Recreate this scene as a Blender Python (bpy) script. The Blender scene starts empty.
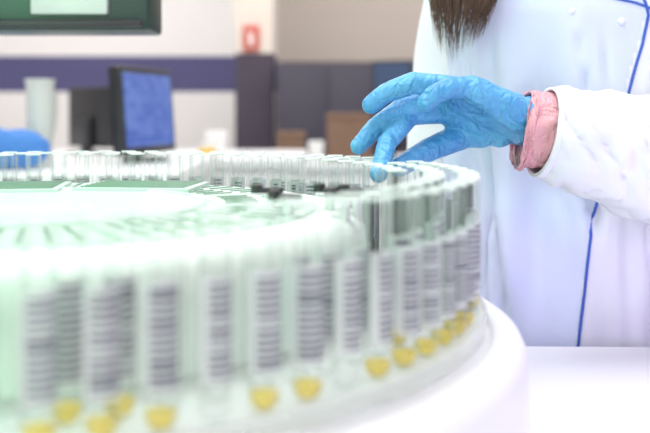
import bpy, bmesh, math, random
from mathutils import Vector, Matrix, noise
random.seed(7)
scene=bpy.context.scene
COL=scene.collection
CAMZ=1.15; F=650*50/36.0; HOR=110
def P(px,py,D): return Vector(((px-325)/F*D, D, CAMZ-(py-HOR)/F*D))

# ---------------------------------------------------------------- materials
def newmat(name):
    m=bpy.data.materials.new(name); m.use_nodes=True
    nt=m.node_tree; b=nt.nodes['Principled BSDF']; return m,nt,b
def mat(name,col,rough=.5,metal=0,var=.06,scale=20,bump=0,bscale=60,emis=None,es=0,coat=0,sss=0,bd=.002):
    m,nt,b=newmat(name); N=nt.nodes; L=nt.links
    b.inputs['Roughness'].default_value=rough; b.inputs['Metallic'].default_value=metal
    tc=N.new('ShaderNodeTexCoord'); nz=N.new('ShaderNodeTexNoise'); nz.inputs['Scale'].default_value=scale
    L.new(tc.outputs['Object'],nz.inputs['Vector'])
    mx=N.new('ShaderNodeMix'); mx.data_type='RGBA'
    mx.inputs[6].default_value=(*[c*(1-var) for c in col],1); mx.inputs[7].default_value=(*[min(1,c*(1+var)) for c in col],1)
    L.new(nz.outputs['Fac'],mx.inputs[0]); L.new(mx.outputs[2],b.inputs['Base Color'])
    if bump:
        n2=N.new('ShaderNodeTexNoise'); n2.inputs['Scale'].default_value=bscale; n2.inputs['Detail'].default_value=4
        L.new(tc.outputs['Object'],n2.inputs['Vector'])
        bp=N.new('ShaderNodeBump'); bp.inputs['Strength'].default_value=bump; bp.inputs['Distance'].default_value=bd
        L.new(n2.outputs['Fac'],bp.inputs['Height']); L.new(bp.outputs['Normal'],b.inputs['Normal'])
    if emis: b.inputs['Emission Color'].default_value=(*emis,1); b.inputs['Emission Strength'].default_value=es
    if coat: b.inputs['Coat Weight'].default_value=coat
    return m
def clear(name,tint,lo,hi,col=(.85,.92,.9),rough=.15,blend=.35):
    m,nt,b=newmat(name); N=nt.nodes; L=nt.links
    b.inputs['Base Color'].default_value=(*col,1); b.inputs['Roughness'].default_value=rough
    tr=N.new('ShaderNodeBsdfTransparent'); tr.inputs[0].default_value=(*tint,1)
    lw=N.new('ShaderNodeLayerWeight'); lw.inputs[0].default_value=blend
    mr=N.new('ShaderNodeMapRange'); mr.inputs[3].default_value=lo; mr.inputs[4].default_value=hi
    L.new(lw.outputs['Facing'],mr.inputs[0])
    ms=N.new('ShaderNodeMixShader'); L.new(mr.outputs[0],ms.inputs[0]); L.new(tr.outputs[0],ms.inputs[1]); L.new(b.outputs[0],ms.inputs[2])
    L.new(ms.outputs[0],N['Material Output'].inputs['Surface']); return m

M_WHITE=mat('white_plastic',(.80,.80,.83),.35,var=.02)
M_DECK=mat('white_enamel',(.80,.79,.83),.4,var=.02)
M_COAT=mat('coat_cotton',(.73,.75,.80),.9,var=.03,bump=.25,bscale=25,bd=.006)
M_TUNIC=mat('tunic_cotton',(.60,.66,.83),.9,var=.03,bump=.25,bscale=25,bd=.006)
M_BLUE=mat('piping_blue',(.03,.10,.45),.7)
M_WALL=mat('wall_paint',(.80,.77,.76),.9,var=.02,scale=3)
M_WALLC=mat('column_paint',(.66,.58,.52),.9,var=.02,scale=3)
M_WALLB=mat('wall_band_paint',(.085,.08,.19),.8,var=.08,scale=3)
M_BEIGE=mat('beige_paint',(.46,.40,.36),.9,var=.03,scale=3)
M_FLOOR=mat('vinyl_floor',(.5,.5,.5),.4,var=.1,scale=8)
M_CEIL=mat('ceiling_paint',(.85,.85,.85),.9,var=.02)
M_BLACK=mat('black_plastic',(.012,.012,.016),.4)
M_DKGREEN=mat('dark_green_metal',(.008,.035,.028),.35)
M_TUBE=clear('clear_polystyrene',(.995,1,.997),.015,.72,(.60,.66,.64),.10,.20)
M_RIM=clear('tube_rim_plastic',(.99,1,1),.45,.85,(.84,.90,.88),.15,.4)
M_TRAY=clear('clear_acrylic',(.98,.99,.985),.25,.6,(.82,.84,.83))
M_LIQ=clear('amber_serum',(.98,.90,.52),.28,.6,(.98,.80,.22),.2,.4)
M_PLATE=mat('pale_plate',(.50,.64,.56),.40,var=.05,scale=14)
M_PLATE2=mat('pale_plate_insert',(.17,.27,.21),.45,var=.08)
M_HUB=mat('hub_plastic',(.52,.66,.58),.38,var=.03)
M_DRUM=mat('drum_white',(.70,.78,.73),.5,var=.02)
M_SKIN=mat('skin',(.75,.48,.37),.5,var=.05,bump=.1,bscale=200,bd=.0005)
M_HAIR=mat('brown_hair',(.10,.056,.036),.5,var=.5,scale=90)
M_TROUS=mat('pale_trousers',(.6,.63,.7),.9)
M_SHOE=mat('white_shoe',(.7,.7,.7),.5)
M_NAVY=mat('navy_laminate',(.038,.033,.055),.5,var=.1)
M_CARD=mat('cardboard',(.20,.12,.08),.85,var=.1)
M_CABW=mat('cabinet_laminate',(.74,.74,.76),.5,var=.03)
M_STEEL=mat('brushed_steel',(.5,.5,.52),.3,metal=1)
M_RED=mat('signal_red',(.50,.08,.05),.5)
M_BASKET=mat('blue_fabric',(.06,.22,.60),.7,bump=.6,bscale=30,bd=.01)
M_YEL=mat('yellow_plastic',(.75,.5,.05),.4)
M_JUG=mat('milky_plastic',(.60,.63,.59),.35,var=.03)
M_COLD=mat('column_dark_paint',(.060,.048,.070),.8)
M_PAPER=mat('paper',(.80,.80,.79),.8)
M_EYE=mat('eye_white',(.8,.8,.8),.2)
M_LIP=mat('lips',(.6,.25,.22),.5)
M_DIFF=mat('diffuser_glow',(.9,.9,.9),.5,emis=(1,.98,.96),es=3)
M_WIN=mat('module_panel',(.55,.61,.58),.4)

def glove_mat():
    m,nt,b=newmat('nitrile'); N=nt.nodes; L=nt.links
    tc=N.new('ShaderNodeTexCoord')
    nz=N.new('ShaderNodeTexNoise'); nz.inputs['Scale'].default_value=20; nz.inputs['Detail'].default_value=3
    L.new(tc.outputs['Object'],nz.inputs['Vector'])
    cr=N.new('ShaderNodeValToRGB'); cr.color_ramp.elements[0].color=(.050,.26,.55,1); cr.color_ramp.elements[1].color=(.12,.42,.71,1)
    cr.color_ramp.elements[0].position=.3; cr.color_ramp.elements[1].position=.7
    L.new(nz.outputs['Fac'],cr.inputs[0]); L.new(cr.outputs[0],b.inputs['Base Color'])
    b.inputs['Roughness'].default_value=.38
    mp=N.new('ShaderNodeMapping'); mp.inputs['Scale'].default_value=(1.3,1,1.0); L.new(tc.outputs['Object'],mp.inputs['Vector'])
    n2=N.new('ShaderNodeTexNoise'); n2.inputs['Scale'].default_value=58; n2.inputs['Detail'].default_value=3; n2.inputs['Distortion'].default_value=1.4
    L.new(mp.outputs[0],n2.inputs['Vector'])
    bp=N.new('ShaderNodeBump'); bp.inputs['Strength'].default_value=.85; bp.inputs['Distance'].default_value=.006
    L.new(n2.outputs['Fac'],bp.inputs['Height']); L.new(bp.outputs[0],b.inputs['Normal'])
    return m
M_GLOVE=glove_mat()
def gingham():
    m,nt,b=newmat('pink_check_cotton'); N=nt.nodes; L=nt.links
    tc=N.new('ShaderNodeTexCoord'); ck=N.new('ShaderNodeTexChecker'); ck.inputs['Scale'].default_value=620
    ck.inputs[1].default_value=(.66,.28,.34,1); ck.inputs[2].default_value=(.72,.42,.46,1)
    L.new(tc.outputs['Object'],ck.inputs[0]); L.new(ck.outputs[0],b.inputs['Base Color']); b.inputs['Roughness'].default_value=.9
    n2=N.new('ShaderNodeTexNoise'); n2.inputs['Scale'].default_value=45; n2.inputs['Distortion'].default_value=1.0; L.new(tc.outputs['Object'],n2.inputs['Vector'])
    bp=N.new('ShaderNodeBump'); bp.inputs['Strength'].default_value=.8; bp.inputs['Distance'].default_value=.012
    L.new(n2.outputs['Fac'],bp.inputs['Height']); L.new(bp.outputs[0],b.inputs['Normal'])
    return m
M_PINK=gingham()
def barcode():
    m,nt,b=newmat('barcode_paper'); N=nt.nodes; L=nt.links
    tc=N.new('ShaderNodeTexCoord'); sp=N.new('ShaderNodeSeparateXYZ'); L.new(tc.outputs['Object'],sp.inputs[0])
    oi=N.new('ShaderNodeObjectInfo')
    def mth(op,a,bv=None,c=None):
        n=N.new('ShaderNodeMath'); n.operation=op
        for i,v in enumerate((a,bv,c)):
            if v is None: continue
            if isinstance(v,(int,float)): n.inputs[i].default_value=v
            else: L.new(v,n.inputs[i])
        return n.outputs[0]
    cell=mth('FLOOR',mth('MULTIPLY',sp.outputs[2],1/.0011))
    w=mth('ADD',cell,mth('FLOOR',mth('MULTIPLY',oi.outputs['Random'],500)))
    wn=N.new('ShaderNodeTexWhiteNoise'); wn.noise_dimensions='1D'; L.new(w,wn.inputs['W'])
    per=mth('LESS_THAN',mth('FRACT',mth('MULTIPLY',sp.outputs[2],1/.0039)),.56)
    bar=mth('MAXIMUM',mth('MULTIPLY',per,mth('GREATER_THAN',wn.outputs['Value'],.06)),mth('GREATER_THAN',wn.outputs['Value'],.93))
    inside=mth('MULTIPLY',mth('LESS_THAN',mth('ABSOLUTE',sp.outputs[1]),.0076),mth('MULTIPLY',mth('GREATER_THAN',sp.outputs[2],.024),mth('LESS_THAN',sp.outputs[2],.073)))
    fac=mth('MULTIPLY',bar,inside)
    mx=N.new('ShaderNodeMix'); mx.data_type='RGBA'; mx.inputs[6].default_value=(.72,.74,.77,1); mx.inputs[7].default_value=(.11,.11,.15,1)
    L.new(fac,mx.inputs[0]); L.new(mx.outputs[2],b.inputs['Base Color']); b.inputs['Roughness'].default_value=.6
    tr=N.new('ShaderNodeBsdfTransparent'); ms=N.new('ShaderNodeMixShader')
    al=mth('MULTIPLY_ADD',fac,.18,.72)
    L.new(al,ms.inputs[0]); L.new(tr.outputs[0],ms.inputs[1]); L.new(b.outputs[0],ms.inputs[2]); L.new(ms.outputs[0],N['Material Output'].inputs['Surface'])
    return m
M_BAR=barcode()
def screenmat():
    m,nt,b=newmat('screen_glow'); N=nt.nodes; L=nt.links
    tc=N.new('ShaderNodeTexCoord'); br=N.new('ShaderNodeTexBrick'); br.inputs['Scale'].default_value=14
    br.inputs['Color1'].default_value=(.04,.10,.46,1); br.inputs['Color2'].default_value=(.14,.24,.62,1); br.inputs['Mortar'].default_value=(.25,.38,.75,1)
    br.inputs['Mortar Size'].default_value=.01
    sp=N.new('ShaderNodeSeparateXYZ'); L.new(tc.outputs['Object'],sp.inputs[0]); cb=N.new('ShaderNodeCombineXYZ')
    L.new(sp.outputs[1],cb.inputs[0]); L.new(sp.outputs[2],cb.inputs[1]); L.new(cb.outputs[0],br.inputs[0])
    L.new(br.outputs['Color'],b.inputs['Emission Color']); b.inputs['Emission Strength'].default_value=.8
    b.inputs['Base Color'].default_value=(.02,.03,.1,1); b.inputs['Roughness'].default_value=.3
    return m
M_SCR=screenmat()

# ---------------------------------------------------------------- helpers
def mkobj(name,bm,mats,smooth=True):
    me=bpy.data.meshes.new(name); bmesh.ops.recalc_face_normals(bm,faces=bm.faces); bm.to_mesh(me); bm.free()
    if not isinstance(mats,(list,tuple)): mats=[mats]
    for m in mats: me.materials.append(m)
    if smooth:
        for p in me.polygons: p.use_smooth=True
    o=bpy.data.objects.new(name,me); COL.objects.link(o); return o
def autosmooth(o,ang=35):
    me=o.data; bm=bmesh.new(); bm.from_mesh(me)
    for e in bm.edges:
        if len(e.link_faces)==2 and e.calc_face_angle(0)>math.radians(ang): e.smooth=False
    bm.to_mesh(me); bm.free()
def merge(bm,t):
    me=bpy.data.meshes.new('t'); t.to_mesh(me); t.free(); bm.from_mesh(me); bpy.data.meshes.remove(me)
def box_bm(bm,lo,hi,bev=0,seg=2,mi=0,rot=None,piv=None):
    lo=Vector(lo);hi=Vector(hi); t=bmesh.new()
    bmesh.ops.create_cube(t,size=1)
    s=hi-lo; c=(hi+lo)/2
    for v in t.verts: v.co=Vector((v.co.x*s.x,v.co.y*s.y,v.co.z*s.z))+c
    if bev: bmesh.ops.bevel(t,geom=t.edges[:],offset=bev,segments=seg,affect='EDGES',profile=.5)
    if rot is not None:
        pv=Vector(piv) if piv is not None else c
        M=Matrix.Translation(pv)@rot@Matrix.Translation(-pv)
        bmesh.ops.transform(t,matrix=M,verts=t.verts)
    for f in t.faces: f.material_index=mi
    merge(bm,t)
def box(name,lo,hi,m,bev=.003,seg=2,rot=None,piv=None):
    bm=bmesh.new(); box_bm(bm,lo,hi,bev,seg,0,rot,piv); o=mkobj(name,bm,m); autosmooth(o,40); return o
def lathe_bm(bm,prof,c=(0,0,0),n=48,a0=0,a1=2*math.pi,mi=0):
    c=Vector(c); full=abs(a1-a0-2*math.pi)<1e-6; k=n if full else n+1; rings=[]
    for (r,z) in prof:
        if r<1e-6: rings.append([bm.verts.new(c+Vector((0,0,z)))])
        else: rings.append([bm.verts.new(c+Vector((r*math.cos(a0+(a1-a0)*i/n),r*math.sin(a0+(a1-a0)*i/n),z))) for i in range(k)])
    for a,b in zip(rings,rings[1:]):
        for i in range(n):
            j=(i+1)%k
            if len(a)==1 and len(b)==1: continue
            if len(a)==1: f=bm.faces.new((a[0],b[i],b[j]))
            elif len(b)==1: f=bm.faces.new((a[i],a[j],b[0]))
            else: f=bm.faces.new((a[i],a[j],b[j],b[i]))
            f.material_index=mi
def lathe(name,prof,m,c=(0,0,0),n=48,sharp=35):
    bm=bmesh.new(); lathe_bm(bm,prof,c,n); o=mkobj(name,bm,m); autosmooth(o,sharp); return o
def ell(bm,c,r,rot=None,sub=3):
    M=Matrix.Translation(Vector(c))@(rot if rot is not None else Matrix())@Matrix.Diagonal((r[0],r[1],r[2],1))
    bmesh.ops.create_icosphere(bm,subdivisions=sub,radius=1,matrix=M)
def cap(bm,a,b,ra,rb):
    a=Vector(a);b=Vector(b); d=b-a; L=d.length
    if L<1e-6: return
    q=d.to_track_quat('Z','Y').to_matrix().to_4x4()
    bmesh.ops.create_cone(bm,cap_ends=True,segments=20,radius1=ra,radius2=rb,depth=L,matrix=Matrix.Translation((a+b)/2)@q)
    ell(bm,a,(ra,ra,ra)); ell(bm,b,(rb,rb,rb))
def chain(bm,pts,rs):
    for i in range(len(pts)-1): cap(bm,pts[i],pts[i+1],rs[i],rs[i+1])
def remesh(name,bm,m,vox,smooth=6,fac=.5):
    me=bpy.data.meshes.new('tmp'); bm.to_mesh(me); bm.free()
    o=bpy.data.objects.new('tmp',me); COL.objects.link(o)
    md=o.modifiers.new('r','REMESH'); md.mode='VOXEL'; md.voxel_size=vox; md.use_smooth_shade=True
    s=o.modifiers.new('s','SMOOTH'); s.iterations=smooth; s.factor=fac
    dg=bpy.context.evaluated_depsgraph_get(); dg.update()
    me2=bpy.data.meshes.new_from_object(o.evaluated_get(dg))
    bpy.data.objects.remove(o)
    me2.name=name; me2.materials.clear(); me2.materials.append(m)
    for p in me2.polygons: p.use_smooth=True
    o2=bpy.data.objects.new(name,me2); COL.objects.link(o2); return o2
def spline(pts,n):
    pts=[Vector(p) for p in pts]; P2=[pts[0]]+pts+[pts[-1]]; out=[]
    for i in range(1,len(P2)-2):
        p0,p1,p2,p3=P2[i-1:i+3]
        for k in range(n):
            t=k/n; out.append(.5*((2*p1)+(-p0+p2)*t+(2*p0-5*p1+4*p2-p3)*t*t+(-p0+3*p1-3*p2+p3)*t**3))
    out.append(pts[-1]); return out
def loft(bm,pts,rad,nseg=40,up=Vector((0,0,1)),close=False,mi=0):
    rings=[]; n=len(pts); prev=None
    for i,p in enumerate(pts):
        t=(pts[min(i+1,n-1)]-pts[max(i-1,0)]).normalized()
        if prev is None:
            u=(up-t*up.dot(t)).normalized()
        else: u=(prev-t*prev.dot(t)).normalized()
        prev=u; w=t.cross(u)
        ring=[]
        for j in range(nseg):
            th=2*math.pi*j/nseg; r=rad(i/(n-1),th)
            ring.append(bm.verts.new(p+u*(math.cos(th)*r)+w*(math.sin(th)*r)))
        rings.append(ring)
    for a,b in zip(rings,rings[1:]):
        for j in range(nseg):
            k=(j+1)%nseg; f=bm.faces.new((a[j],a[k],b[k],b[j])); f.material_index=mi
    if close:
        bm.faces.new(rings[0]); bm.faces.new(rings[-1])
    return rings
def tube(name,pts,r,m,nseg=8):
    bm=bmesh.new(); loft(bm,pts,lambda s,t:r,nseg,close=True); return mkobj(name,bm,m)
def assemble(name,base,parts,label,cat,group=None):
    base=Vector(base); e=bpy.data.objects.new(name,None); e.empty_display_size=.05; e.location=base; COL.objects.link(e)
    seen=set()
    for p in parts:
        ps=p if isinstance(p,tuple) else (p,)
        for q in ps:
            if q.data.name not in seen:
                q.data.transform(Matrix.Translation(-base)); seen.add(q.data.name)
        ps[0].parent=e
        for q in ps[1:]: q.parent=ps[0]
    e['label']=label; e['category']=cat
    if group: e['group']=group
    return e
def top(o,label,cat,base=None,group=None):
    if base is not None:
        o.data.transform(Matrix.Translation(-Vector(base))); o.location=base
    o['label']=label; o['category']=cat
    if group: o['group']=group
def struct(o): o['kind']='structure'
RZ=lambda a:Matrix.Rotation(math.radians(a),4,'Z')
RX=lambda a:Matrix.Rotation(math.radians(a),4,'X')
RY=lambda a:Matrix.Rotation(math.radians(a),4,'Y')

# ---------------------------------------------------------------- room
BW=6.0
struct(box('floor',(-3.6,-2.6,-.1),(3.6,BW+.1,0),M_FLOOR,0))
struct(box('ceiling',(-3.6,-2.6,2.9),(3.6,BW+.1,3.0),M_CEIL,0))
bm=bmesh.new()
zb0=P(0,92,BW).z; zb1=P(0,56,BW).z
xc=P(272,0,5.5).x
for (a,b,z0,z1,mi) in ((-3.6,xc,0,zb0,0),(-3.6,xc,zb0,zb1,1),(-3.6,xc,zb1,2.9,0),(xc,3.6,0,1.47,2),(xc,3.6,1.47,2.9,3)):
    box_bm(bm,(a,BW,z0),(b,BW+.1,z1),0,1,mi)
struct(mkobj('wall_back',bm,[M_WALL,M_WALLB,M_COLD,M_BEIGE],False))
struct(box('wall_left',(-3.6,-2.6,0),(-3.5,BW,2.9),M_WALL,0))
struct(box('wall_right',(3.5,-2.6,0),(3.6,BW,2.9),M_WALL,0))
struct(box('wall_front',(-3.5,-2.6,0),(3.5,-2.5,2.9),M_WALL,0))
bm=bmesh.new()
cx0=P(235,0,5.3).x; cx1=P(273,0,5.3).x
zc=P(0,53,5.3).z
box_bm(bm,(cx0,5.3,0),(cx1,5.55,zc),0,1,1); box_bm(bm,(cx0,5.3,zc),(cx1,5.55,2.9),0,1,0)
struct(mkobj('trim_column',bm,[M_WALLC,M_COLD],False))
struct(box('baseboard_back',(-3.5,BW-.015,0),(3.5,BW,.09),M_CABW,.003))
s0=P(243,25,5.28); s1=P(259,51,5.28)
sb=box('sign_plate',(s0.x,5.285,s1.z),(s1.x,5.299,s0.z),M_RED,.002)
mx=(s0.x+s1.x)/2; mz=(s0.z+s1.z)/2
bm=bmesh.new(); box_bm(bm,(mx-.012,5.281,mz-.05),(mx+.012,5.285,mz+.02),.003); box_bm(bm,(mx-.005,5.281,mz+.02),(mx+.005,5.285,mz+.035),0); box_bm(bm,(mx-.03,5.281,mz+.03),(mx+.014,5.285,mz+.038),0)
sp=mkobj('extinguisher_pictogram',bm,M_PAPER)
assemble('fire_sign',(mx,5.3,mz),[sb,sp],'red fire extinguisher sign with white pictogram mounted on the column','sign')
for i,(x,y) in enumerate(((-1.2,.6),(1.2,.6),(-1.2,3.6),(1.2,3.6))):
    fr=box('lamp_frame',(x-.62,y-.32,2.86),(x+.62,y+.32,2.899),M_WHITE,.004)
    df=box('diffuser',(x-.58,y-.28,2.85),(x+.58,y+.28,2.862),M_DIFF,.002)
    assemble('ceiling_lamp',(x,y,2.9),[fr,df],'rectangular white ceiling light panel with frosted diffuser','ceiling lamp','ceiling light panels')

# ---------------------------------------------------------------- benches & background
def cabinet(name,x0,x1,y0,y1,h,nd,label,mtop=M_WHITE,mb=M_CABW):
    parts=[box('cabinet_body',(x0+.02,y0+.03,.08),(x1-.02,y1,h-.04),mb,.003),
           box('plinth',(x0+.04,y0+.07,0),(x1-.04,y1-.02,.08),M_BLACK,0)]
    w=(x1-x0-.04)/nd
    for i in range(nd):
        a=x0+.02+i*w+.004; b=a+w-.008
        d=box('door',(a,y0+.01,.09),(b,y0+.03,h-.05),mb,.003)
        hd=box('handle',(b-.05,y0-.012,h-.25),(b-.038,y0+.012,h-.12),M_STEEL,.003)
        parts.append((d,hd))
    e=assemble(name,((x0+x1)/2,(y0+y1)/2,0),parts,label,'cabinet')
    t=box(name.replace('cabinet','worktop'),(x0,y0,h-.04),(x1,y1,h),mtop,.006)
    top(t,'smooth white worktop lying on the lab cabinets','worktop',((x0+x1)/2,(y0+y1)/2,h-.04))
    return e
cabinet('lab_cabinet',-3.3,-.08,3.3,4.1,.97,5,'long white laboratory base cabinet under a worktop')
H2=1.01
cabinet('lab_cabinet',-1.75,-.33,2.05,2.85,H2,3,'tall white laboratory cabinet carrying a monitor, jug and blue bag')
cabinet('lab_cabinet',.35,2.6,4.3,4.9,.93,3,'white laboratory base cabinet beside the dark storage unit')
def monitor(name,c,w,h,yaw,base_z,label,scr=M_SCR,thick=.03,foot=.1,bz=.014,tilt=0):
    c=Vector(c); R=RZ(yaw)@RX(tilt)
    zb=c.z-h/2
    body=box('monitor_housing',(c.x-w/2,c.y-thick/2,zb),(c.x+w/2,c.y+thick/2,zb+h),M_BLACK,.005,rot=R,piv=c)
    scrn=box('screen',(c.x-w/2+bz,c.y-thick/2-.0015,zb+bz+.004),(c.x+w/2-bz,c.y-thick/2+.002,zb+h-bz),scr,0,rot=R,piv=c)
    bm=bmesh.new(); box_bm(bm,(c.x-.03,c.y+thick/2-.002,base_z+.01),(c.x+.03,c.y+thick/2+.02,c.z),.004,rot=RZ(yaw),piv=c)
    st=mkobj('stand',bm,M_BLACK)
    bs=lathe('stand_foot',[(0,0),(foot,0),(foot+.005,.006),(foot,.012),(0,.013)],M_BLACK,(c.x,c.y+.01,base_z),32)
    assemble(name,(c.x,c.y,base_z),[body,scrn,st,bs],label,'monitor')
c=P(144,111,2.45); monitor('computer_monitor',c,.34,.232,77,H2,'black computer monitor with a bright blue screen on a white worktop',thick=.032,foot=.06,bz=.017,tilt=-4)
c=P(92,117,3.6); monitor('computer_monitor',c,.28,.24,140,.97,'black computer monitor turned sideways on a white worktop',M_BLACK)
c=P(393,79,4.6); monitor('computer_monitor',c,.22,.19,-25,.93,'small black monitor on a tall stand on the worktop',mat('grey_blue_screen',(.03,.05,.10),.3,emis=(.03,.05,.11),es=.5))

b=P(40,146,2.25); b.z=H2
jug=lathe('jug_body',[(0,0),(.026,0),(.03,.004),(.032,.07),(.034,.17),(.034,.2),(.036,.212),(.038,.216),(.035,.217),(.032,.205),(.031,.17),(.029,.07),(.027,.008),(0,.006)],M_JUG,b,40)
hp=spline([b+Vector((.034,0,.185)),b+Vector((.06,0,.18)),b+Vector((.063,0,.13)),b+Vector((.05,0,.08)),b+Vector((.030,0,.07))],6)
hd=tube('handle',hp,.005,M_JUG)
hd.data.transform(Matrix.Translation(b)@RZ(70)@Matrix.Translation(-b))
assemble('plastic_jug',b,[jug,hd],'milky white plastic measuring jug standing on the cabinet','jug')
bm=bmesh.new(); q=P(4,133,2.13); q.z=H2
ell(bm,q+Vector((0,0,.05)),(.11,.05,.05)); ell(bm,q+Vector((-.06,.01,.06)),(.08,.04,.05)); ell(bm,q+Vector((.045,-.01,.045)),(.062,.04,.045)); cap(bm,q+Vector((-.06,0,.088)),q+Vector((.055,0,.072)),.014,.010)
o=remesh('blue_bag',bm,M_BASKET,.005,4)
for v in o.data.vertices:
    d=noise.noise(v.co*30)*.012; v.co.z=max(H2+.0005,v.co.z+d*.8); v.co.x+=d
top(o,'crumpled blue cloth bag lying on the white cabinet','bag',(q.x,q.y,H2))
x0=P(274,0,5.0).x; x1=P(384,0,5.0).x; zt=P(0,62,5.0).z
parts=[box('carcass',(x0,5.2,0),(x1,5.6,zt),M_NAVY,.004)]
w=(x1-x0)/2
for i in range(2):
    d=box('door',(x0+i*w+.003,5.18,.05),(x0+(i+1)*w-.003,5.2,zt-.02),M_NAVY,.003)
    h=box('handle',(x0+w-.04+i*.06,5.165,.8),(x0+w-.03+i*.06,5.181,.92),M_STEEL,.002)
    parts.append((d,h))
assemble('storage_cupboard',((x0+x1)/2,5.4,0),parts,'dark navy storage cupboard against the beige wall','cupboard')
def carton(px0,px1,py0,D,zb,m,lab,name='cardboard_box'):
    a=P(px0,py0,D); b2=P(px1,py0,D)
    body=box('box_body',(a.x,D,zb),(b2.x,D+.15,a.z-.006),m,.002)
    lid=box('box_lid',(a.x-.004,D-.004,a.z-.03),(b2.x+.004,D+.154,a.z),m,.003)
    tp=box('tape_strip',((a.x+b2.x)/2-.012,D-.0055,a.z-.05),((a.x+b2.x)/2+.012,D+.1,a.z+.001),m,0)
    assemble(name,((a.x+b2.x)/2,D+.07,zb),[body,lid,tp],lab,'box')
M_CARD2=mat('cardboard_light',(.21,.125,.085),.85)
carton(206,222,132,3.7,.97,M_PAPER,'small white paper box on the worktop','paper_box')
cabinet('lab_cabinet',-.24,.33,4.25,4.75,.90,2,'narrow white base cabinet in front of the dark cupboard')
carton(277,304,132,4.35,.90,M_CARD,'brown cardboard box with tape on the narrow cabinet')
carton(327,371,113,4.35,.90,M_CARD2,'large brown cardboard box with tape on the narrow cabinet')
carton(309,323,142,4.35,.90,M_PAPER,'small white paper box beside brown cartons','paper_box')
for k,(px,D) in enumerate(((203,3.4),(211,3.45))):
    p=P(px,150,D); p.z=.97
    bt=lathe('bottle_body',[(0,0),(.014,0),(.016,.004),(.016,.028),(.01,.036),(.01,.042),(0,.042)],M_YEL,p,24)
    cp=lathe('bottle_cap',[(0,.042),(.011,.042),(.011,.052),(0,.054)],M_PAPER,p,24)
    assemble('plastic_bottle',p,[bt,cp],'small yellow plastic bottle with white cap on the worktop','bottle','yellow bottles')

# ---------------------------------------------------------------- analyzer
CC=Vector((-.25,.78,0)); TB=.99
DECK=.865; RIMZ=.976
bm=bmesh.new()
poly=[(-1.1,.28),(1.15,.28),(1.15,1.08),(.06,1.08),(.06,1.72),(-1.1,1.72)]
vb=[bm.verts.new((x,y,.06)) for x,y in poly]; vt=[bm.verts.new((x,y,DECK)) for x,y in poly]
bm.faces.new(vb); bm.faces.new(vt)
for i in range(6): bm.faces.new((vb[i],vb[(i+1)%6],vt[(i+1)%6],vt[i]))
bmesh.ops.bevel(bm,geom=[e for e in bm.edges],offset=.012,segments=3,affect='EDGES')
body=mkobj('analyzer_body',bm,M_DECK); autosmooth(body,40)
rim=lathe('carousel_rim',[(.386,DECK-.005),(.386,RIMZ-.010),(.3875,RIMZ-.003),(.390,RIMZ-.0005),(.395,RIMZ),(.404,RIMZ-.002),(.411,RIMZ-.007),(.415,RIMZ-.016),(.416,RIMZ-.04),(.417,DECK+.01),(.422,DECK-.004)],M_WHITE,CC,160)
well=lathe('carousel_well',[(0,.9775),(.380,.9775),(.387,.970)],M_WHITE,CC,96)
X1=P(149,0,1.35).x; Z0=P(0,36,1.46).z
head=box('overhead_module',(-1.05,1.35,Z0),(X1,1.46,1.62),M_DKGREEN,.006)
lip=box('module_lip',(-1.04,1.33,Z0+.004),(X1-.008,1.352,Z0+.014),M_BLACK,.003)
pz=P(0,14,1.33).z
pan=box('module_window',(P(28,0,1.33).x,1.338,pz),(P(106,0,1.33).x,1.352,1.5),M_WIN,.004)
post=box('module_column',(-1.05,1.38,DECK-.01),(-.8,1.7,Z0+.01),M_WHITE,.01)
feet=[lathe('foot',[(0,0),(.04,0),(.035,.03),(.02,.065),(0,.065)],M_BLACK,(x,y,0),24) for x,y in ((-1,.4),(1.05,.4),(1.05,.98),(-1,1.6))]
assemble('laboratory_analyzer',(0,.9,0),[body,rim,well,head,lip,pan,post]+feet,'large white laboratory analyzer with round carousel housing and dark overhead module','analyzer')

parts=[]
parts.append(lathe('tray_disc',[(0,.978),(.381,.978),(.3835,.980),(.384,.990),(.3825,.992),(.381,.9905),(.3805,TB-.0005),(.29,TB-.0005),(0,TB-.0005)],M_TRAY,CC,160))
PZ=1.066
parts.append(lathe('drum_wall',[(.286,TB-.001),(.286,PZ-.030),(.284,PZ-.016),(.279,PZ-.007),(.272,PZ-.0025),(.262,PZ-.0005),(0,PZ-.0005)],M_DRUM,CC,140,80))
NS=12
for s in range(NS):
    a0=2*math.pi*s/NS+.010; a1=2*math.pi*(s+1)/NS-.010
    bm=bmesh.new()
    prof=[(.152,PZ-.002),(.152,PZ+.001),(.154,PZ+.002),(.240,PZ+.002),(.243,PZ+.001),(.244,PZ-.002)]
    lathe_bm(bm,prof,CC,14,a0,a1)
    for a in (a0,a1):
        bm.faces.new([bm.verts.new(CC+Vector((r*math.cos(a),r*math.sin(a),z))) for r,z in prof])
    cov=mkobj('segment_cover',bm,M_PLATE); autosmooth(cov)
    bm=bmesh.new()
    for k in range(5):
        a=a0+(a1-a0)*(k+1)/6
        R=Matrix.Translation(CC)@Matrix.Rotation(a,4,'Z')
        for (ra,rb) in ((.163,.193),(.203,.234)):
            t=bmesh.new(); box_bm(t,(ra,-.0016,PZ+.0015),(rb,.0016,PZ+.0030),.0003)
            bmesh.ops.transform(t,matrix=R,verts=t.verts); merge(bm,t)
    ins=mkobj('slot_insert',bm,M_PLATE2); autosmooth(ins)
    parts.append((cov,ins))
parts.append(lathe('hub_disc',[(.147,PZ-.003),(.147,PZ+.003),(.145,PZ+.005),(.140,PZ+.005),(.138,PZ+.003),(.050,PZ+.003),(.047,PZ+.006),(.03,PZ+.007),(0,PZ+.007)],M_HUB,CC,120))
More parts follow.
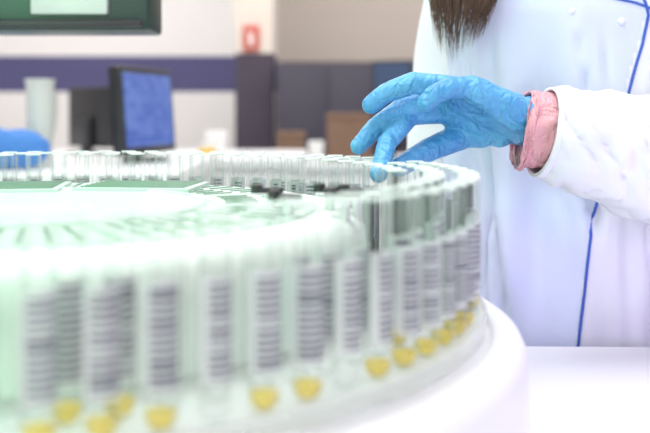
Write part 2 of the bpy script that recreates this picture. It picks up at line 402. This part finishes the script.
for (x,y,w,d,yaw) in ((-.345,.93,.15,.10,8),(-.19,.945,.12,.09,-6),(-.43,.83,.10,.09,24)):
    bm=bmesh.new(); R=RZ(yaw); pv=Vector((x,y,PZ))
    box_bm(bm,(x-w/2,y-d/2,PZ+.001),(x+w/2,y+d/2,PZ+.006),.001,rot=R,piv=pv)
    for k in range(6):
        yy=y-d/2+.01+k*(d-.02)/5
        box_bm(bm,(x-w/2+.006,yy-.0022,PZ+.0058),(x+w/2-.006,yy+.0022,PZ+.0072),.0004,mi=1,rot=R,piv=pv)
    o=mkobj('ribbed_panel',bm,[M_PLATE,M_PLATE2]); autosmooth(o); parts.append(o)
LZ=1.079
for (px,py,yaw,l) in ((270,190,12,.022),(288,196,-14,.022),(330,189,0,.018),(345,194,-10,.024),(357,190,8,.022)):
    D=(CAMZ-LZ-.004)*F/(py-HOR); p=P(px,py,D); p.z=LZ
    bm=bmesh.new()
    lathe_bm(bm,[(.004,PZ-.010-LZ),(.004,.001)],p,16,mi=1)
    box_bm(bm,(p.x-l/2-.003,p.y-.006,p.z),(p.x+l/2+.008,p.y+.006,p.z+.0015),.0005,rot=RZ(yaw),mi=1)
    box_bm(bm,(p.x-l/2,p.y-.0034,p.z+.0015),(p.x+l/2,p.y+.0034,p.z+.0060),.001,rot=RZ(yaw))
    lathe_bm(bm,[(0,.0015),(.0050,.0015),(.0050,.0080),(.0035,.0090),(0,.0090)],p-Vector((l/2,0,0)),20)
    o=mkobj('latch',bm,[M_BLACK,M_WHITE]); autosmooth(o); o['label']='small black plastic latch on a pale post'; parts.append(o)
assemble('sample_carousel',(CC.x,CC.y,.978),parts,'round pale green sample carousel with clear tray and segmented covers','carousel')

# ---------------------------------------------------------------- hand skeleton
W=P(533,123,.99)
K={'index':[P(446,112,1.0),P(410,115,.99),P(387,143,.95),P(379,174,.908)],
   'middle':[P(441,99,.99),P(404,107,.985),P(375,128,.975),P(359,146,.965)],
   'ring':[P(448,87,.972),P(413,83,.962),P(386,93,.96),P(371,105,.96)],
   'pinky':[P(468,87,.952),P(449,88,.935),P(433,96,.93),P(426,103,.93)],
   'thumb':[P(500,130,1.0),P(464,135,1.01),P(430,149,.99),P(399,167,.965)]}
RR={'index':[.013,.0116,.0105,.0092],'middle':[.013,.0122,.0110,.0098],'ring':[.013,.0120,.0110,.0100],'pinky':[.012,.0112,.0104,.0096],'thumb':[.0185,.0158,.0132,.0112]}

# ---------------------------------------------------------------- sample tubes
def proto(h,r):
    bm=bmesh.new()
    lathe_bm(bm,[(0,0),(r*.5,.0008),(r*.85,.0035),(r*.97,.008),(r,.014),(r,h-.002)],(0,0,0),28)
    lathe_bm(bm,[(r,h-.002),(r*1.06,h-.0018),(r*1.07,h-.0004),(r*1.02,h),(r*.92,h-.0006),(r*.90,h-.002)],(0,0,0),28,mi=1)
    w=mkobj('tube_wall',bm,[M_TUBE,M_RIM]); autosmooth(w)
    bm=bmesh.new(); ri=r*.93
    lathe_bm(bm,[(0,.0010),(ri*.5,.0016),(ri*.85,.0042),(ri,.0075),(ri,.0100),(0,.0102)],(0,0,0),24)
    l=mkobj('liquid',bm,M_LIQ)
    bm=bmesh.new(); rl=r+.0003
    lathe_bm(bm,[(rl,.021),(rl,.076)],(0,0,0),24,-math.radians(95),math.radians(95))
    b=mkobj('barcode_label',bm,M_BAR)
    e=bpy.data.objects.new('sample_tube',None); e.empty_display_size=.02; COL.objects.link(e)
    for c in (w,l,b): c.parent=e
    return e,[w,l,b]
P1=proto(.108,.0086)
def place(pr,x,y,z,rot,label,group,lab=True,liq=True):
    e,ch=pr
    ne=e.copy(); ne.location=(x,y,z); ne.rotation_euler=(0,0,rot); COL.objects.link(ne)
    ne['label']=label; ne['category']='test tube'; ne['group']=group
    for c in ch:
        if c is ch[2] and not lab: continue
        if c is ch[1] and not liq: continue
        nc=c.copy(); nc.parent=ne; COL.objects.link(nc)
def visible(x,y,m=110):
    if y<.1: return False
    if (x/y*F+325)<-m: return False
    for k in ('index','thumb'):
        t=K[k][3]
        if math.hypot(x-t.x,y-t.y)<.0175: return False
    return True
N1=80
for ring,(R,n,off) in enumerate(((.370,N1,0),(.342,N1,.5),(.313,64,.25))):
    for i in range(n):
        a=2*math.pi*(i+off)/n; x=CC.x+R*math.cos(a); y=CC.y+R*math.sin(a)
        if not visible(x,y): continue
        if ring==2 and y<.78: continue
        rj=random.uniform(-.35,.35)
        lq=random.random()<(.8,.5,.3)[ring]
        lb=ring==0 or (ring==1 and random.random()<.5)
        place(P1,x,y,TB,a+rj,('clear plastic sample tube' if lq else 'empty clear plastic sample tube')+(' with barcode label' if lb else ' without label')+(' and yellow serum' if lq else ' in carousel'),'sample tubes in the carousel',lb,lq)
for pr in (P1,):
    for c in pr[1]: bpy.data.objects.remove(c)
    bpy.data.objects.remove(pr[0])

# ---------------------------------------------------------------- person
def hand(bm,s=1.0):
    for k in K:
        pts=K[k]; rs=[r*s for r in RR[k]]
        chain(bm,pts,rs)
        if k!='thumb':
            ell(bm,pts[1],(rs[1]*1.03,)*3)
    wa=W+Vector((0,-.012,0)); wb=W+Vector((0,.014,0))
    for k,wp in (('pinky',wa),('ring',wa),('middle',wb),('index',wb)):
        cap(bm,wp,K[k][0]+Vector((.006,0,-.003)),.0225*s,.0152*s)
    cap(bm,wb,K['thumb'][0],.022*s,.0185*s)
    cap(bm,K['thumb'][0],K['index'][0]+Vector((.01,0,-.004)),.018*s,.0135*s)
    cap(bm,W,(K['ring'][0]+K['middle'][0])/2+Vector((.014,0,-.006)),.028*s,.0155*s)
    cap(bm,wa,wb,.026*s,.026*s)
bm=bmesh.new(); hand(bm,1.0)
cap(bm,W,P(552,131,.995),.028,.026)
glove=remesh('glove',bm,M_GLOVE,.0014,6)
gx=P(500,0,.99).x
kn=[K[k][i] for k in K for i in (1,2)]
for v,nn in [(v,v.normal.copy()) for v in glove.data.vertices]:
    c=v.co
    w=min(1,max(0,(c.x-(gx-.06))/.08))
    w2=w*(1-min(1,max(0,(c.x-P(528,0,.99).x)/.012)))
    d=(noise.noise(Vector((c.x*90,c.y*26,c.z*36)))*.0038*w2 + noise.noise(c*60)*.0004)
    r=abs(noise.noise(Vector((c.x*36+7,c.y*36,c.z*27))))
    d-=.0012*max(0,1-r/.10)*(.40+.9*w2)
    dm=min((c-q_).length for q_ in kn)
    if dm<.016: d+=.0008*math.sin(dm*1500)*(1-dm/.016)
    v.co=c+nn*d
glove['label']='blue nitrile examination glove'

ELB=Vector((.53,1.09,1.075)); SHL=Vector((.50,1.275,1.355))
SHR=Vector((.20,1.285,1.355)); ELR=Vector((.172,1.31,1.07)); WRR=Vector((.17,1.25,.85))
HC=Vector((.275,1.215,1.545))
bm=bmesh.new()
hand(bm,.62)
chain(bm,[W,P(600,140,1.01),ELB,SHL],[.018,.03,.038,.048])
chain(bm,[SHR,ELR,WRR],[.046,.036,.024])
for k,(dx,l) in enumerate(((-.028,.07),(-.01,.08),(.008,.078),(.025,.062))):
    a=WRR+Vector((dx*.4,-.01+dx,-.085)); chain(bm,[WRR+Vector((0,dx*.4,-.01)),a,a+Vector((.004,-.006,-l*.55)),a+Vector((.012,-.01,-l))],[.018,.012,.0085,.0075])
chain(bm,[WRR+Vector((0,-.01,-.02)),WRR+Vector((-.005,-.04,-.06)),WRR+Vector((-.002,-.05,-.1))],[.014,.011,.009])
ell(bm,(.345,1.28,1.25),(.15,.1,.15)); ell(bm,(.355,1.285,1.08),(.125,.09,.16)); ell(bm,(.36,1.29,.92),(.16,.105,.13))
chain(bm,[SHR,Vector((.34,1.285,1.39)),SHL],[.045,.05,.045])
chain(bm,[Vector((.335,1.285,1.38)),HC+Vector((.02,.025,-.09))],[.056,.048])
for sx in (-.085,.085):
    chain(bm,[Vector((.36+sx,1.29,.88)),Vector((.36+sx*1.05,1.28,.48)),Vector((.36+sx,1.31,.09))],[.085,.055,.036])
    chain(bm,[Vector((.36+sx,1.32,.05)),Vector((.36+sx*1.15,1.15,.035))],[.04,.03])
RH=RZ(-35)@RX(12)
def H(x,y,z): return HC+(RH@Vector((x,y,z)))
ell(bm,H(0,.01,.025),(.074,.092,.088),RH); ell(bm,H(0,-.03,-.045),(.055,.058,.065),RH); ell(bm,H(0,-.062,-.09),(.022,.018,.016),RH)
cap(bm,H(0,-.083,.01),H(0,-.104,-.026),.007,.011); ell(bm,H(0,-.082,-.058),(.022,.01,.01),RH)
for s in (-1,1):
    ell(bm,H(.076*s,.012,-.005),(.008,.018,.03),RH); ell(bm,H(.032*s,-.07,.032),(.022,.012,.008),RH); ell(bm,H(.038*s,-.058,-.02),(.02,.018,.02),RH)
body=remesh('person_body',bm,M_SKIN,.0065,5)
eyes=[]
for s in (-1,1):
    bm=bmesh.new(); ell(bm,H(.031*s,-.074,.012),(.0125,.0125,.0125)); e=mkobj('eye',bm,M_EYE)
    bm=bmesh.new(); ell(bm,H(.031*s,-.0835,.011),(.0055,.004,.0055),RH,2); ir=mkobj('iris',bm,M_HAIR); eyes.append((e,ir))
bm=bmesh.new(); ell(bm,H(0,-.0905,-.058),(.021,.005,.006),RH); lips=mkobj('lips',bm,M_LIP)

SEC=[(.52,.365,1.295,.25,.15),(.70,.365,1.29,.228,.14),(.88,.365,1.285,.205,.13),(1.05,.362,1.28,.186,.118),(1.18,.352,1.275,.184,.122),(1.28,.348,1.275,.186,.120),(1.36,.346,1.28,.172,.098),(1.405,.34,1.285,.13,.080),(1.43,.337,1.285,.085,.07)]
def sec(z):
    z=min(max(z,SEC[0][0]),SEC[-1][0])
    for a,b in zip(SEC,SEC[1:]):
        if z<=b[0]:
            t=(z-a[0])/(b[0]-a[0]); t2=t*t*(3-2*t)*.5+t*.5
            return [a[i]+(b[i]-a[i])*t2 for i in range(1,5)]
def fold(th,z):
    k=min(1,max(0,(1.34-z)/.25))
    rid=abs(noise.noise(Vector((math.cos(th)*5+z*1.5,math.sin(th)*5,z*3.0+9))))
    return (.009*math.sin(th*9+z*3)+.018*noise.noise(Vector((math.cos(th)*3.2,math.sin(th)*3.2,z*4.0))) + .010*noise.noise(Vector((math.cos(th)*7,math.sin(th)*7,z*9+3)))-.014*max(0,1-rid/.11))*k
def coatpt(th,z,off=0):
    cx,cy,a,b=sec(z); f=fold(th,z)+off
    c_,s_=math.cos(th),math.sin(th); n=2.4
    r=(abs(c_/1)**n+abs(s_/1)**n)**(-1/n)
    return Vector((cx+(a+f)*r*c_,cy+(b+f)*r*s_,z))
bm=bmesh.new(); NZ=110; NT=180; rings=[]
for i in range(NZ+1):
    z=.52+(1.43-.52)*i/NZ; rings.append([bm.verts.new(coatpt(2*math.pi*j/NT,z)) for j in range(NT)])
def seam(z):
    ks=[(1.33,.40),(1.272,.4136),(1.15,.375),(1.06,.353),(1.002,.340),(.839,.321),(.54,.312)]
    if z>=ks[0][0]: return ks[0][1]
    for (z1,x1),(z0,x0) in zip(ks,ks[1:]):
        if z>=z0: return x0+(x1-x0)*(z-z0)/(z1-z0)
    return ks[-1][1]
for a,b in zip(rings,rings[1:]):
    for j in range(NT):
        k=(j+1)%NT; f=bm.faces.new((a[j],a[k],b[k],b[j])); c=f.calc_center_median()
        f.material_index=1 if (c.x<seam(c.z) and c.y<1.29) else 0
pth=spline([P(542,132,.988),P(575,139,.992),P(610,149,1.005),P(650,159,1.02),P(705,172,1.055),ELB+Vector((-.01,.005,-.004)),ELB+Vector((.012,.05,.06)),(SHL+ELB)/2+Vector((.01,.03,.03)),SHL+Vector((-.02,.01,0))],9)
def srad(s,th):
    base=.0465+ (.067-.0465)*min(1,s/.36)+.006*min(1,max(0,(s-.33)/.4))
    fo=.006*noise.noise(Vector((s*11+th*.55,math.cos(th)*1.1,math.sin(th)*1.1)))
    fo+=.0034*noise.noise(Vector((s*24-th*.8,math.cos(th)*2.0,math.sin(th)*2.0)))
    rr=abs(noise.noise(Vector((s*12+math.cos(th)*1.6,math.sin(th)*1.4,4))))
    fo-=.0055*max(0,1-rr/.07)
    return base+fo*min(1,.25+s*9)
loft(bm,pth,srad,96)
hp_=[pth[0]+(pth[0]-pth[1])*.06,pth[1],pth[2],pth[2]+(pth[3]-pth[2])*.3]
loft(bm,hp_,lambda s,th:.0480+.0005*s,72)
pr=spline([WRR+Vector((0,.0,-.0)),(WRR+ELR)/2,ELR,(ELR+SHR)/2,SHR+Vector((.01,0,.0))],8)
loft(bm,pr,lambda s,th:.044+.016*s+.004*noise.noise(Vector((s*14,math.cos(th)*2,math.sin(th)*2))),40,up=Vector((1,0,0)))
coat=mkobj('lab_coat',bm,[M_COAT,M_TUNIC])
so=coat.modifiers.new('s','SOLIDIFY'); so.thickness=.0022; so.offset=1
coat['label']='white lab coat with blue piping'
def front(x,z,off=.003):
    lo,hi=math.pi,2*math.pi
    for _ in range(40):
        m=(lo+hi)/2
        if coatpt(m,z).x<x: lo=m
        else: hi=m
    return coatpt((lo+hi)/2,z,off)
def pipe(name,keys,r=.0020):
    pts=[]
    for (a,b) in zip(keys,keys[1:]):
        for t in range(14): pts.append((a[0]+(b[0]-a[0])*t/14,a[1]+(b[1]-a[1])*t/14))
    pts.append(keys[-1])
    return tube(name,[front(x,z) for x,z in pts],r,M_BLUE)
def XZ(px,py,D=1.16): p=P(px,py,D); return (p.x,p.z)
pip1=pipe('piping',[(.40,1.33),XZ(647,15),XZ(641,45),XZ(630,80),XZ(616,125),XZ(600,180),XZ(590,225),XZ(583,290),XZ(575,352),(.315,.70),(.312,.54)])
pip2=pipe('piping',[(.30,1.345),XZ(590,-8),XZ(612,-2),XZ(635,3),XZ(658,12),XZ(690,40)],.0017)
for p_ in (pip1,pip2): p_['label']='blue piping trim'
btn=[]
for (px,py) in ((571,12),(620,22)):
    x,z=XZ(px,py); p=front(x,z,.003)
    bm=bmesh.new(); bmesh.ops.create_cone(bm,cap_ends=True,segments=20,radius1=.0055,radius2=.0045,depth=.003,matrix=Matrix.Translation(p)@RX(90)); btn.append(mkobj('button',bm,M_COAT))
bm=bmesh.new()
cp=spline([P(519,131,.99),P(527,130,.99),P(545,131,.99),P(580,140,1.0)],12)
rg=loft(bm,cp,lambda s,th:.0424-.0016*s+(.0045*noise.noise(Vector((s*7,math.cos(th)*2.4,math.sin(th)*2.4)))+.0026*noise.noise(Vector((s*22,math.cos(th)*4,math.sin(th)*4))))*(1-s)**.5,96,up=Vector((0,0,1)))
for v in bm.verts:
    k=max(0,1-(v.co.x-cp[0].x)/.03)
    v.co.x+= ((v.co.z-cp[0].z)*.34+.004*noise.noise(v.co*25))*k
cuff=mkobj('shirt_cuff',bm,M_PINK); so=cuff.modifiers.new('s','SOLIDIFY'); so.thickness=.0015; so.offset=-1
cuff['label']='pink checked shirt cuff'
bm=bmesh.new()
for sx in (-.085,.085):
    chain(bm,[Vector((.36+sx,1.29,.86)),Vector((.36+sx*1.05,1.28,.48)),Vector((.36+sx,1.305,.12))],[.1,.075,.06])
trous=remesh('trousers',bm,M_TROUS,.01,3)
shoes=[]
for sx in (-.085,.085):
    bm=bmesh.new(); chain(bm,[Vector((.36+sx,1.33,.052)),Vector((.36+sx*1.15,1.15,.045))],[.05,.042]); box_bm(bm,(.36+sx*1.1-.04,1.11,.002),(.36+sx*1.1+.04,1.37,.03),.01)
    shoes.append(remesh('shoe',bm,M_SHOE,.006,3))
bm=bmesh.new()
def strand(pts,r,ta=.75):
    p=spline(pts,6); loft(bm,p,lambda s,th:r*(1-ta*s**2),5)
for i in range(130):
    a=random.uniform(-math.pi,math.pi)
    x=math.sin(a); y=math.cos(a)
    if y<-.55: continue
    r=1.06
    st=H(.01*random.uniform(-1,1),-.02+random.uniform(-.04,.06),.118)
    m1=H(.060*x*r,.01+.085*y*r,.095); m2=H(.084*x*r,.012+.100*y*r,.03); m3=H(.088*x,.018+.1*y,-.05); m4=H(.095*x,.03+.1*y,-.14-.05*random.random())
    strand([st,m1,m2,m3,m4],.009)
for i in range(620):
    u=random.random(); v=random.random()
    s0=H(-.075+.02*random.random(),-.02+.07*v,.02)
    ln=72-46*abs(u-.35)**.8
    t=P(431+68*u,-18,1.135+.025*v)
    ey=ln*(.15+.85*random.random())
    cxm=452; ex=431+62*u; ex=ex+(cxm-ex)*.40*(ey/60)+random.uniform(-4,4)
    e=P(ex,ey,1.128+.018*v)
    mid=P(431+64*u+random.uniform(-2,2),2,1.13+.02*v)
    strand([s0,(s0+t)/2+Vector((-.01,-.02,0)),t,mid,e],.0010,.99)
for i in range(60):
    u=random.random(); v=random.random()
    s0=H(.078,0+.05*v,.0); t=Vector((.37+.03*u,1.17+.02*v,1.40)); e=Vector((.375+.05*u,1.142+.015*v,1.335+.03*random.random()))
    strand([s0,(s0+t)/2+Vector((.02,-.01,0)),t,e],.0045)
ell(bm,H(0,.022,.035),(.078,.092,.086),RH)
hair=mkobj('hair',bm,M_HAIR); hair['label']='long brown hair'
assemble('person',(.36,1.29,0),[body,(coat,pip1,pip2,*btn),glove,cuff,trous,*shoes,hair,lips]+eyes,
  'person in lab coat reaching with gloved hand over sample tubes','person')

# ---------------------------------------------------------------- lights
def area(name,loc,rot,sx,sy,e,col=(1,1,1)):
    l=bpy.data.lights.new(name,'AREA'); l.shape='RECTANGLE'; l.size=sx; l.size_y=sy; l.energy=e; l.color=col
    o=bpy.data.objects.new(name,l); o.location=loc; o.rotation_euler=[math.radians(a) for a in rot]; COL.objects.link(o); return o
area('ceiling_light',(-.2,.9,2.83),(0,0,0),2.2,1.4,46)
area('ceiling_light',(0,4.2,2.83),(0,0,0),5,2.2,108,(1,.98,.95))
area('front_fill',(-.9,-2.3,1.5),(90,0,0),3.0,2.0,56)  # added fill from behind the camera; the front wall has no window
l=bpy.data.lights.new('green_tint_fill','AREA'); l.energy=2.8; l.color=(.04,1,.30); l.size=.15  # added light without a fixture, tints the carousel's left side green
o=bpy.data.objects.new('green_tint_fill',l); o.location=(-.60,.30,1.20); o.rotation_euler=(math.radians(48),math.radians(-10),0); COL.objects.link(o)
l=bpy.data.lights.new('violet_tint_fill','AREA'); l.energy=1.9; l.color=(.5,.30,1); l.size=.4  # added light without a fixture, gives the lower coat its lilac cast
o=bpy.data.objects.new('violet_tint_fill',l); o.location=(.70,.60,.93); o.rotation_euler=(math.radians(85),0,math.radians(25)); COL.objects.link(o)
w=bpy.data.worlds.new('w'); scene.world=w; w.use_nodes=True; w.node_tree.nodes['Background'].inputs[0].default_value=(1,1,1,1); w.node_tree.nodes['Background'].inputs[1].default_value=.6
scene.view_settings.view_transform='Standard'

# ---------------------------------------------------------------- camera
cd=bpy.data.cameras.new('camera'); cam=bpy.data.objects.new('camera',cd); COL.objects.link(cam)
cam.location=(0,0,CAMZ); cam.rotation_euler=(math.radians(90),0,0)
cd.lens=50; cd.sensor_width=36; cd.shift_y=-(216.5-HOR)/650; cd.clip_start=.02
cd.dof.use_dof=True; cd.dof.focus_distance=.97; cd.dof.aperture_fstop=3.8
scene.camera=cam
